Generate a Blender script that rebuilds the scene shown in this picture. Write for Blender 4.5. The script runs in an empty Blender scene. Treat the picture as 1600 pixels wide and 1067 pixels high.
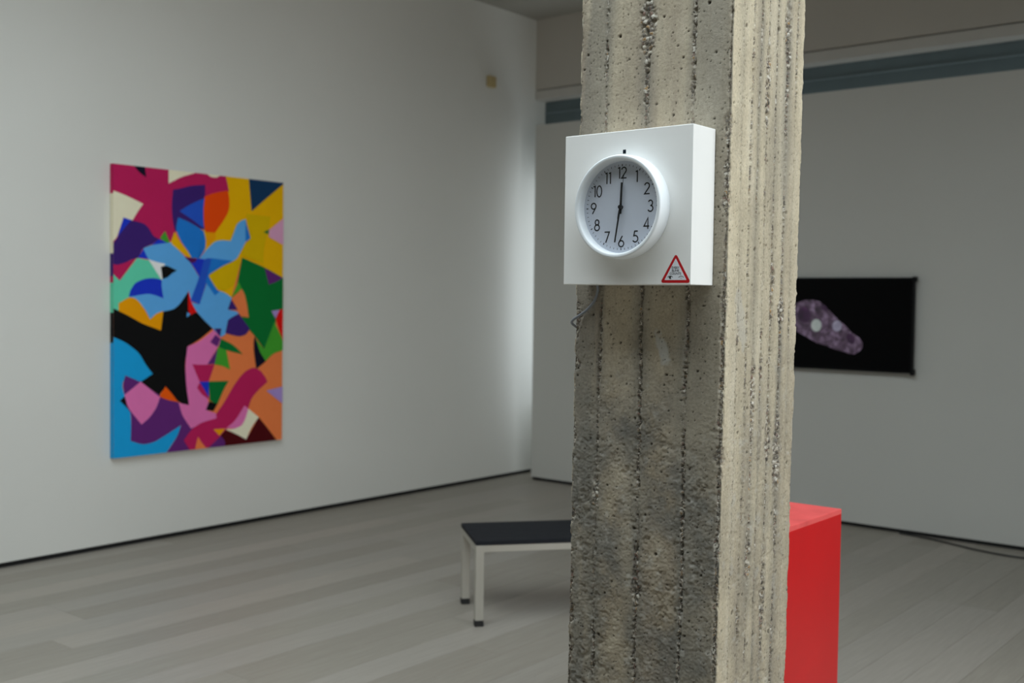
import bpy, bmesh, math, random
import numpy as np
from mathutils import Matrix, Vector

# ------------------------------------------------------------------ camera, world, lights, exposure
scn = bpy.context.scene
C = scn.collection
scn.view_settings.view_transform = 'Standard'
scn.view_settings.look = 'None'
scn.view_settings.gamma = 1.0
scn.view_settings.use_curve_mapping = False
scn.view_settings.exposure = 0.0
scn.cycles.use_denoising = True
scn.cycles.max_bounces = 10
scn.cycles.diffuse_bounces = 6

EYE = 1.62
F_PX, YAW, PITCH, ROLL = 1710.43, 0.686956, 0.0377207, -0.0131677
def make_camera():
    fw = Vector((-math.sin(YAW) * math.cos(PITCH), math.cos(YAW) * math.cos(PITCH), -math.sin(PITCH)))
    r0 = Vector((math.cos(YAW), math.sin(YAW), 0.0))
    d0 = fw.cross(r0)
    r = math.cos(ROLL) * r0 + math.sin(ROLL) * d0
    d = -math.sin(ROLL) * r0 + math.cos(ROLL) * d0
    cam = bpy.data.cameras.new('camera')
    cam.sensor_width = 36.0
    cam.lens = F_PX * 36.0 / 1600.0
    cam.clip_start = 0.05
    cam.dof.use_dof = True
    cam.dof.focus_distance = 2.55
    cam.dof.aperture_fstop = 3.6
    o = bpy.data.objects.new('camera', cam)
    m = Matrix((( r.x, -d.x, -fw.x, 0), (r.y, -d.y, -fw.y, 0), (r.z, -d.z, -fw.z, EYE), (0, 0, 0, 1)))
    o.matrix_world = m
    C.objects.link(o)
    scn.camera = o
make_camera()

world = bpy.data.worlds.new('overcast_sky')
scn.world = world
world.use_nodes = True
world.node_tree.nodes['Background'].inputs[0].default_value = (0.72, 0.83, 0.95, 1)
world.node_tree.nodes['Background'].inputs[1].default_value = 0.3

def daylight(name, loc, rot, sx, sy, power, col):
    l = bpy.data.lights.new(name, 'AREA')
    l.shape = 'RECTANGLE'; l.size = sx; l.size_y = sy
    l.energy = power; l.color = col
    o = bpy.data.objects.new(name, l)
    o.location = loc; o.rotation_euler = rot
    C.objects.link(o)
# room extents
XL, XR, YF, YP, YU, YH, ZC = -6.372, 3.4, -3.6, 7.745, 8.07, 8.22, 4.22
SKY_X0, SKY_X1, SKY_Y0, SKY_Y1 = -4.5, 3.0, 0.25, 3.1     # roof light over the near part of the room
WIN_Y0, WIN_Y1, WIN_Z0, WIN_Z1 = 2.0, 4.9, 0.5, 3.4      # long window in the right wall
daylight('skylight_daylight', ((SKY_X0 + SKY_X1) / 2, (SKY_Y0 + SKY_Y1) / 2, ZC + 0.32), (0, 0, 0),
         SKY_X1 - SKY_X0, SKY_Y1 - SKY_Y0, 372, (0.85, 0.955, 1.0))
daylight('window_daylight', (XR + 0.32, (WIN_Y0 + WIN_Y1) / 2, (WIN_Z0 + WIN_Z1) / 2), (0, math.radians(90), 0),
         WIN_Z1 - WIN_Z0, WIN_Y1 - WIN_Y0, 120, (0.97, 0.985, 0.98))
daylight('back_window_daylight', ((XL + XR) / 2, YH + 0.35, 1.75), (math.radians(-90), 0, 0), XR - XL - 0.2, 2.0, 92, (0.86, 0.95, 1.0))

# ------------------------------------------------------------------ materials
def srgb(r, g, b):
    f = lambda c: (c / 255 / 12.92) if c / 255 <= 0.04045 else ((c / 255 + 0.055) / 1.055) ** 2.4
    return (f(r), f(g), f(b))
M = {}
def nodes(name):
    m = bpy.data.materials.new(name); m.use_nodes = True
    nt = m.node_tree
    M[name] = m
    return nt, nt.nodes['Principled BSDF']
def N(nt, t, **kw):
    n = nt.nodes.new(t)
    for k, v in kw.items():
        if k.startswith('i_'): n.inputs[k[2:].replace('_', ' ')].default_value = v
        else: setattr(n, k, v)
    return n
def noise(nt, scale, detail=3.0, rough=0.55, mapping=None, coord='Object'):
    tc = N(nt, 'ShaderNodeTexCoord')
    src = tc.outputs[coord]
    if mapping:
        mp = N(nt, 'ShaderNodeMapping'); mp.inputs['Scale'].default_value = mapping
        nt.links.new(src, mp.inputs['Vector']); src = mp.outputs['Vector']
    n = N(nt, 'ShaderNodeTexNoise')
    n.inputs['Scale'].default_value = scale; n.inputs['Detail'].default_value = detail; n.inputs['Roughness'].default_value = rough
    nt.links.new(src, n.inputs['Vector'])
    return n
def ramp(nt, fac, stops, interp='LINEAR'):
    r = N(nt, 'ShaderNodeValToRGB'); cr = r.color_ramp; cr.interpolation = interp
    while len(cr.elements) < len(stops): cr.elements.new(0.5)
    for e, (p, c) in zip(cr.elements, stops):
        e.position = p; e.color = (*c, 1) if len(c) == 3 else c
    nt.links.new(fac, r.inputs['Fac'])
    return r.outputs['Color']
def mix(nt, fac, a, b, mode='MIX'):
    m = N(nt, 'ShaderNodeMix', data_type='RGBA', blend_type=mode)
    for v, s in ((fac, m.inputs[0]), (a, m.inputs[6]), (b, m.inputs[7])):
        if hasattr(v, 'links'): nt.links.new(v, s)
        elif isinstance(v, (int, float)): s.default_value = v
        else: s.default_value = (*v, 1)
    return m.outputs[2]
def bump(nt, b, height, strength, dist):
    n = N(nt, 'ShaderNodeBump'); n.inputs['Strength'].default_value = strength; n.inputs['Distance'].default_value = dist
    nt.links.new(height, n.inputs['Height']); nt.links.new(n.outputs['Normal'], b.inputs['Normal'])
def simple(name, col, rough=0.6, metal=0.0, var=0.06, scale=6.0, bmp=0.0, bscale=200.0, spec=0.5, emit=0.0):
    nt, b = nodes(name)
    nz = noise(nt, scale)
    c0 = tuple(max(0, c * (1 - var)) for c in col); c1 = tuple(min(1, c * (1 + var)) for c in col)
    c = ramp(nt, nz.outputs['Fac'], [(0.3, c0), (0.7, c1)])
    nt.links.new(c, b.inputs['Base Color'])
    b.inputs['Roughness'].default_value = rough; b.inputs['Metallic'].default_value = metal
    b.inputs['Specular IOR Level'].default_value = spec
    if emit:
        nt.links.new(c, b.inputs['Emission Color']); b.inputs['Emission Strength'].default_value = emit
    if bmp:
        n2 = noise(nt, bscale, 4); bump(nt, b, n2.outputs['Fac'], bmp, 0.002)
    return M[name]
def glass(name, gloss=0.05):
    m = bpy.data.materials.new(name); m.use_nodes = True; nt = m.node_tree; nt.nodes.clear()
    o = N(nt, 'ShaderNodeOutputMaterial'); t = N(nt, 'ShaderNodeBsdfTransparent'); g = N(nt, 'ShaderNodeBsdfGlossy')
    g.inputs['Roughness'].default_value = 0.02
    x = N(nt, 'ShaderNodeMixShader'); x.inputs[0].default_value = gloss
    nt.links.new(t.outputs[0], x.inputs[1]); nt.links.new(g.outputs[0], x.inputs[2]); nt.links.new(x.outputs[0], o.inputs[0])
    M[name] = m
simple('left_wall_paint_lit', srgb(231, 230, 224), 0.75, var=0.012, scale=1.3, bmp=0.05, bscale=160)  # same white as wall_paint, lightened to stand in for extra daylight
simple('wall_paint', srgb(207, 206, 200), 0.75, var=0.012, scale=1.3, bmp=0.05, bscale=160)  # same white as the left wall, darkened for the dimmer partition
simple('plaster_grey', srgb(128, 127, 122), 0.85, var=0.03, scale=1.2)
simple('ceiling_paint', srgb(174, 171, 162), 0.85, var=0.02, scale=1.0)
simple('upper_wall_paint', srgb(205, 199, 190), 0.85, var=0.02, scale=1.0)
simple('fascia_paint', srgb(205, 201, 194), 0.6, var=0.02)
simple('shadow_gap_black', (0.006, 0.006, 0.006), 0.8)
simple('header_steel', srgb(98, 112, 116), 0.5, 0.0, var=0.05)
simple('header_rail_steel', srgb(128, 142, 146), 0.5, 0.0)
simple('white_frame', srgb(220, 222, 222), 0.5, var=0.02)
simple('white_lacquer', srgb(243, 242, 239), 0.38, var=0.012, scale=9, bmp=0.015, bscale=300)
simple('clock_plastic', srgb(233, 237, 240), 0.3, var=0.01)
simple('dial_paper', srgb(200, 206, 218), 0.6, var=0.006)  # darkened for the shade of the recess and the tinted glass
simple('print_black', (0.006, 0.006, 0.008), 0.6)
simple('hand_black', (0.008, 0.008, 0.009), 0.4)
simple('led_dark', (0.01, 0.016, 0.022), 0.15)
simple('sign_red', srgb(190, 14, 24), 0.4, var=0.03)
simple('sign_white', srgb(226, 228, 234), 0.4, var=0.01)
simple('cable_grey', srgb(120, 124, 130), 0.45)
simple('cable_black', (0.012, 0.012, 0.012), 0.5)
simple('plinth_red_scuffed_lit', srgb(252, 98, 96), 0.5, var=0.16, scale=9)  # scuffed paint, lightened further for the light falling on the top
simple('plinth_red', srgb(216, 28, 32), 0.32, var=0.05, scale=3, bmp=0.02, bscale=60)
simple('bench_black', srgb(30, 32, 37), 0.7, var=0.15, scale=30, spec=0.2)
simple('bench_aluminium', srgb(186, 183, 172), 0.42, 0.3, var=0.03)
simple('rubber_black', (0.012, 0.012, 0.012), 0.7)
simple('sensor_cream', srgb(196, 176, 128), 0.5, var=0.03)
simple('tv_black', (0.004, 0.004, 0.005), 0.5, spec=0.15)
simple('tv_screen', (0.0025, 0.0025, 0.003), 0.3, var=0.02, spec=0.06)
glass('window_glass'); glass('clock_glass', 0.025)
simple('subfloor', (0.03, 0.027, 0.024), 0.9)
simple('canvas', srgb(225, 222, 212), 0.8, bmp=0.05, bscale=400)

def plank_material():
    nt, b = nodes('floor_oak')
    oi = N(nt, 'ShaderNodeObjectInfo')
    col = ramp(nt, oi.outputs['Random'], [(0.0, srgb(152, 145, 135)), (0.35, srgb(158, 152, 142)), (0.7, srgb(163, 157, 149)), (1.0, srgb(169, 161, 151))])
    n1 = noise(nt, 6.0, 5, 0.6, mapping=(9.0, 0.6, 1.0))
    g = ramp(nt, n1.outputs['Fac'], [(0.25, (0.86, 0.85, 0.83)), (0.75, (1.06, 1.06, 1.05))])
    nt.links.new(mix(nt, 1.0, col, g, 'MULTIPLY'), b.inputs['Base Color'])
    b.inputs['Roughness'].default_value = 0.42
    b.inputs['Specular IOR Level'].default_value = 0.3
    bump(nt, b, n1.outputs['Fac'], 0.08, 0.002)
plank_material()

def concrete_material():
    nt, b = nodes('board_marked_concrete')
    at = N(nt, 'ShaderNodeAttribute', attribute_name='mask')        # R pebble, G pebble id, B smeared cement
    at2 = N(nt, 'ShaderNodeAttribute', attribute_name='tone')       # R board tone plus front-face shade, G seam stain, B pit
    s1 = N(nt, 'ShaderNodeSeparateColor'); nt.links.new(at.outputs['Color'], s1.inputs[0])
    s2 = N(nt, 'ShaderNodeSeparateColor'); nt.links.new(at2.outputs['Color'], s2.inputs[0])
    streak = noise(nt, 14.0, 4, 0.6, mapping=(1.0, 1.0, 0.12))
    blotch = noise(nt, 9.0, 5, 0.65)
    fine = noise(nt, 150.0, 6, 0.75)
    speck = noise(nt, 420.0, 2, 0.6)
    base = ramp(nt, streak.outputs['Fac'], [(0.28, srgb(186, 176, 156)), (0.5, srgb(210, 198, 173)), (0.72, srgb(224, 214, 193))])
    base = mix(nt, s2.outputs[0], base, srgb(154, 142, 127))
    bl = ramp(nt, blotch.outputs['Fac'], [(0.3, (0.82, 0.80, 0.77)), (0.7, (1.10, 1.10, 1.09))])
    base = mix(nt, 0.8, base, bl, 'MULTIPLY')
    cem = ramp(nt, blotch.outputs['Fac'], [(0.30, srgb(106, 104, 99)), (0.46, srgb(130, 124, 114)), (0.60, srgb(150, 138, 119)), (0.75, srgb(168, 158, 141))])
    base = mix(nt, s1.outputs[2], base, cem)
    base = mix(nt, s2.outputs[1], base, srgb(118, 116, 109))
    fr = ramp(nt, fine.outputs['Fac'], [(0.3, (0.74, 0.73, 0.72)), (0.5, (0.98, 0.98, 0.97)), (0.70, (1.18, 1.17, 1.16))])
    base = mix(nt, 0.9, base, fr, 'MULTIPLY')
    sp = ramp(nt, speck.outputs['Fac'], [(0.24, (0.35, 0.34, 0.32)), (0.33, (1, 1, 1))])
    base = mix(nt, 0.85, base, sp, 'MULTIPLY')
    base = mix(nt, at.outputs['Alpha'], base, srgb(184, 181, 173))
    peb = ramp(nt, s1.outputs[1], [(0.0, srgb(92, 86, 78)), (0.16, srgb(132, 112, 88)), (0.26, srgb(190, 182, 168)), (0.42, srgb(120, 114, 106)),
                                   (0.58, srgb(128, 102, 90)), (0.66, srgb(70, 66, 62)), (0.78, srgb(206, 200, 188)), (0.93, srgb(158, 126, 84))], 'CONSTANT')
    base = mix(nt, s1.outputs[0], base, peb)
    base = mix(nt, s2.outputs[2], base, srgb(58, 54, 48))
    nt.links.new(base, b.inputs['Base Color'])
    b.inputs['Roughness'].default_value = 0.88
    b.inputs['Specular IOR Level'].default_value = 0.25
    bump(nt, b, fine.outputs['Fac'], 0.85, 0.0020)
concrete_material()

def screen_image_material(name, c0, c1, c2, strength, scale):
    nt, b = nodes(name)
    nz = noise(nt, scale, 5, 0.65)
    c = ramp(nt, nz.outputs['Fac'], [(0.32, c0), (0.52, c1), (0.72, c2)])
    b.inputs['Base Color'].default_value = (0.002, 0.002, 0.002, 1)
    b.inputs['Roughness'].default_value = 0.25
    nt.links.new(c, b.inputs['Emission Color']); b.inputs['Emission Strength'].default_value = strength
screen_image_material('screen_purple', srgb(22, 14, 24), srgb(72, 56, 74), srgb(126, 110, 134), 0.75, 26)
screen_image_material('screen_pale', srgb(118, 126, 124), srgb(138, 148, 144), srgb(148, 156, 152), 0.8, 10)
screen_image_material('screen_lilac', srgb(90, 86, 102), srgb(110, 108, 124), srgb(124, 122, 138), 1.0, 14)
screen_image_material('screen_dark', srgb(18, 8, 22), srgb(40, 18, 44), srgb(60, 30, 62), 1.0, 14)

# ------------------------------------------------------------------ helpers
def prop(o, label=None, cat=None, group=None, kind=None):
    for k, v in (('label', label), ('category', cat), ('group', group), ('kind', kind)):
        if v: o[k] = v
    return o
def link(name, me, mat=None, parent=None, smooth=False):
    if mat: me.materials.append(M[mat])
    if smooth: me.polygons.foreach_set('use_smooth', [True] * len(me.polygons))
    o = bpy.data.objects.new(name, me); C.objects.link(o)
    if parent: o.parent = parent
    return o
def empty(name, loc=(0, 0, 0), rz=0.0):
    o = bpy.data.objects.new(name, None); o.location = loc; o.rotation_euler = (0, 0, rz)
    o.empty_display_size = 0.1
    C.objects.link(o); return o
def boxes(name, mat, bl, parent=None, bevel=0.0, seg=2):
    bm = bmesh.new()
    for (x0, x1, y0, y1, z0, z1) in bl:
        bmesh.ops.create_cube(bm, size=1, matrix=Matrix.Translation(((x0 + x1) / 2, (y0 + y1) / 2, (z0 + z1) / 2)) @ Matrix.Diagonal((x1 - x0, y1 - y0, z1 - z0, 1)))
    if bevel: bmesh.ops.bevel(bm, geom=list(bm.edges), offset=bevel, segments=seg, affect='EDGES', profile=0.5)
    me = bpy.data.meshes.new(name); bm.to_mesh(me); bm.free()
    return link(name, me, mat, parent)
def structure(name, mat, bl, bevel=0.0):
    return prop(boxes(name, mat, bl, None, bevel), kind='structure')
def mesh(name, mat, verts, faces, parent=None, smooth=False):
    me = bpy.data.meshes.new(name); me.from_pydata(verts, [], faces); me.update()
    return link(name, me, mat, parent, smooth)
def tube(name, mat, pts, r, parent=None, n=10, sub=8):
    P = [Vector(p) for p in pts]; path = []
    Q = [2 * P[0] - P[1]] + P + [2 * P[-1] - P[-2]]
    for i in range(1, len(Q) - 2):
        for k in range(sub):
            t = k / sub
            a, b_, c, d = Q[i - 1], Q[i], Q[i + 1], Q[i + 2]
            path.append(0.5 * ((2 * b_) + (c - a) * t + (2 * a - 5 * b_ + 4 * c - d) * t * t + (3 * b_ - a - 3 * c + d) * t ** 3))
    path.append(P[-1])
    V, Fc = [], []
    up = Vector((0.13, 0.2, 1)).normalized()
    for i, p in enumerate(path):
        t = (path[min(i + 1, len(path) - 1)] - path[max(i - 1, 0)]).normalized()
        u = t.cross(up).normalized(); w = t.cross(u)
        up = -w if w.dot(up) < 0 else w
        for k in range(n):
            a = 2 * math.pi * k / n
            V.append(p + r * (math.cos(a) * u + math.sin(a) * up))
    for i in range(len(path) - 1):
        for k in range(n):
            Fc.append((i * n + k, i * n + (k + 1) % n, (i + 1) * n + (k + 1) % n, (i + 1) * n + k))
    Fc.append(tuple(range(n))); Fc.append(tuple((len(path) - 1) * n + k for k in range(n)))
    return mesh(name, mat, V, Fc, parent, True)
def prism(name, mat, poly, place, depth, parent=None):
    """poly: 2-D outline; place(a, b, c) -> point, c is the height above the base plane"""
    n = len(poly)
    V = [place(a, b, 0.0) for a, b in poly] + [place(a, b, depth) for a, b in poly]
    Fc = [tuple(range(n)), tuple(range(2 * n - 1, n - 1, -1))] + [(i, (i + 1) % n, n + (i + 1) % n, n + i) for i in range(n)]
    me = bpy.data.meshes.new(name); me.from_pydata(V, [], Fc)
    bm = bmesh.new(); bm.from_mesh(me); bmesh.ops.recalc_face_normals(bm, faces=bm.faces); bm.to_mesh(me); bm.free()
    return link(name, me, mat, parent)
def ribbon(pts, w, closed=False):
    """flat stroke of width w along 2-D points; quads as (list of verts, list of faces)"""
    n = len(pts); L, R = [], []
    for i in range(n):
        a = pts[i - 1] if (i or closed) else pts[i]
        b = pts[(i + 1) % n] if (i < n - 1 or closed) else pts[i]
        p = pts[i]
        d1 = Vector((p[0] - a[0], p[1] - a[1])); d2 = Vector((b[0] - p[0], b[1] - p[1]))
        if d1.length < 1e-9: d1 = d2
        if d2.length < 1e-9: d2 = d1
        d1.normalize(); d2.normalize()
        n1 = Vector((-d1.y, d1.x)); n2 = Vector((-d2.y, d2.x))
        m = n1 + n2
        m = m.normalized() if m.length > 1e-6 else n1
        k = min(2.2, 1 / max(0.3, m.dot(n1)))
        L.append((p[0] + m.x * w / 2 * k, p[1] + m.y * w / 2 * k)); R.append((p[0] - m.x * w / 2 * k, p[1] - m.y * w / 2 * k))
    V = L + R
    Fc = [(i, (i + 1) % n, n + (i + 1) % n, n + i) for i in range(n if closed else n - 1)]
    return V, Fc
def arc(cx, cy, rx, ry, a0, a1, n=18):
    return [(cx + rx * math.cos(math.radians(a0 + (a1 - a0) * i / n)), cy + ry * math.sin(math.radians(a0 + (a1 - a0) * i / n))) for i in range(n + 1)]

# ------------------------------------------------------------------ the room
RNG = random.Random(5)
structure('wall_left', 'left_wall_paint_lit', [(XL - 0.2, XL, YF, YH + 0.2, 0.032, ZC)])
structure('baseboard_left', 'shadow_gap_black', [(XL - 0.18, XL - 0.012, YF, YH + 0.2, 0.0, 0.032)])
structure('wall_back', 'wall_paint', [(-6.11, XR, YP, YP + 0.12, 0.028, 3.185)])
structure('baseboard_back', 'shadow_gap_black', [(-6.10, XR, YP + 0.012, YP + 0.11, 0.0, 0.028)])
structure('wall_back_upper', 'upper_wall_paint', [(XL, XR, YU, YH + 0.2, 3.578, ZC)])
structure('trim_1', 'fascia_paint', [(XL, XR, YU - 0.004, YH + 0.2, 3.486, 3.568)])
structure('trim_2', 'shadow_gap_black', [(XL, XR, YU + 0.02, YH + 0.2, 3.568, 3.578)])
structure('trim_3', 'header_steel', [(XL, XR, YH, YH + 0.12, 2.78, 3.486)])
structure('trim_4', 'header_rail_steel', [(XL, XR, YH - 0.012, YH, 3.375, 3.385)])

def window(name, u0, u1, v0, v1, nu, nv, place, fw=0.05, glass_mat='window_glass'):
    """frame with bars and panes in a plane; place maps (u0,u1,v0,v1,d0,d1) to a box"""
    fr = prop(boxes(name, 'white_frame', [place(u0, u0 + fw, v0, v1, -.04, .04), place(u1 - fw, u1, v0, v1, -.04, .04),
                                          place(u0 + fw, u1 - fw, v0, v0 + fw, -.04, .04), place(u0 + fw, u1 - fw, v1 - fw, v1, -.04, .04)]), kind='structure')
    du, dv = (u1 - u0) / nu, (v1 - v0) / nv
    for i in range(1, nu): boxes('mullion', 'white_frame', [place(u0 + i * du - .025, u0 + i * du + .025, v0 + fw, v1 - fw, -.035, .035)], fr)
    for i in range(nu):
        for j in range(nv):
            boxes('pane', glass_mat, [place(u0 + i * du + .03, u0 + (i + 1) * du - .03, v0 + j * dv + .03, v0 + (j + 1) * dv - .03, -.003, .003)], fr)
            if j: boxes('transom', 'white_frame', [place(u0 + i * du + .03, u0 + (i + 1) * du - .03, v0 + j * dv - .025, v0 + j * dv + .025, -.035, .035)], fr)
    return fr
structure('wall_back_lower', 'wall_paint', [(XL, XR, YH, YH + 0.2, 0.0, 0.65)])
window('window_1', XL, XR, 0.65, 2.78, 8, 1, lambda a, b, c, d, e, f: (a, b, YH + .06 + e, YH + .06 + f, c, d))
structure('wall_right', 'plaster_grey', [(XR, XR + 0.2, YF, YH + 0.2, 0.0, WIN_Z0), (XR, XR + 0.2, YF, YH + 0.2, WIN_Z1, ZC),
                                       (XR, XR + 0.2, YF, WIN_Y0, WIN_Z0, WIN_Z1), (XR, XR + 0.2, WIN_Y1, YH + 0.2, WIN_Z0, WIN_Z1)])
structure('wall_right_blocker', 'plaster_grey', [(0.2, XR, 5.0, 5.15, 0.0, ZC)])  # added out of view to keep window light off the back wall
window('window_2', WIN_Y0, WIN_Y1, WIN_Z0, WIN_Z1, 3, 1, lambda a, b, c, d, e, f: (XR + .1 + e, XR + .1 + f, a, b, c, d))
structure('wall_front', 'plaster_grey', [(XL - 0.2, XR + 0.2, YF - 0.2, YF, 0.0, ZC)])
structure('ceiling', 'ceiling_paint', [(XL - 0.2, SKY_X0, YF, YH + 0.2, ZC, ZC + 0.2), (SKY_X1, XR + 0.2, YF, YH + 0.2, ZC, ZC + 0.2),
                                       (SKY_X0, SKY_X1, YF, SKY_Y0, ZC, ZC + 0.2), (SKY_X0, SKY_X1, SKY_Y1, YH + 0.2, ZC, ZC + 0.2)])
window('window_3', SKY_X0, SKY_X1, SKY_Y0, SKY_Y1, 8, 1, lambda a, b, c, d, e, f: (a, b, c, d, ZC + .1 + e, ZC + .1 + f))

def make_floor():
    fl = structure('floor', 'subfloor', [(XL - 0.2, XR, YF, YH + 0.2, -0.08, -0.018)])
    W, L, gap = 0.19, 2.3, 0.0012
    cache = {}
    def plank(w, l):
        k = (round(w, 3), round(l, 3))
        if k not in cache:
            bm = bmesh.new()
            bmesh.ops.create_cube(bm, size=1, matrix=Matrix.Translation((0, 0, -0.009)) @ Matrix.Diagonal((w - gap, l - gap, 0.018, 1)))
            bmesh.ops.bevel(bm, geom=[e for e in bm.edges if all(v.co.z > -0.001 for v in e.verts)], offset=0.0008, segments=1, affect='EDGES')
            me = bpy.data.meshes.new('plank'); bm.to_mesh(me); bm.free(); me.materials.append(M['floor_oak'])
            cache[k] = me
        return cache[k]
    x = XL - 0.02; row = 0
    while x < XR - 0.02:
        w = min(W, XR - x)
        y = YF; first = L * [0.35, 0.8, 0.55, 1.0, 0.22, 0.68][(row * 5 + row // 6) % 6]
        while y < YH + 0.19:
            l = first if y == YF else L
            l = min(l, YH + 0.2 - y)
            if l > 0.02:
                o = bpy.data.objects.new('plank', plank(w, l)); o.location = (x + w / 2, y + l / 2, 0); o.parent = fl; C.objects.link(o)
            y += l
        x += W; row += 1
make_floor()

# ------------------------------------------------------------------ board-marked concrete column
def hsh(ix, iy, seed):
    h = (ix.astype(np.int64) * 374761393 + iy.astype(np.int64) * 668265263 + seed * 974634777) & 0xffffffff
    h = ((h ^ (h >> 13)) * 1274126177) & 0xffffffff
    h = ((h ^ (h >> 16)) * 2246822519) & 0xffffffff
    return ((h ^ (h >> 15)) & 0xffffff) / float(0xffffff)
def vnoise(x, y, seed):
    ix, iy = np.floor(x), np.floor(y); fx, fy = x - ix, y - iy
    fx = fx * fx * (3 - 2 * fx); fy = fy * fy * (3 - 2 * fy)
    a, b = hsh(ix, iy, seed), hsh(ix + 1, iy, seed); c, d = hsh(ix, iy + 1, seed), hsh(ix + 1, iy + 1, seed)
    return (a * (1 - fx) + b * fx) * (1 - fy) + (c * (1 - fx) + d * fx) * fy
def fbm(x, y, seed, o=4):
    v = 0; a = 0.5; t = 0
    for i in range(o):
        v = v + a * vnoise(x, y, seed + i * 17); t += a; x = x * 2.03 + 5.1; y = y * 2.03 + 1.7; a *= 0.5
    return v / t
def worley(x, y, seed):
    ix, iy = np.floor(x), np.floor(y)
    best = np.full(x.shape, 9.0); idn = np.zeros(x.shape)
    for dx in (-1, 0, 1):
        for dy in (-1, 0, 1):
            jx, jy = ix + dx, iy + dy
            px = jx + 0.15 + 0.7 * hsh(jx, jy, seed); py = jy + 0.15 + 0.7 * hsh(jx, jy, seed + 5)
            d = np.hypot(x - px, y - py); m = d < best
            best = np.where(m, d, best); idn = np.where(m, hsh(jx, jy, seed + 9), idn)
    return best, idn
def sstep(a, b, x):
    t = np.clip((x - a) / (b - a), 0, 1); return t * t * (3 - 2 * t)

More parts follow.
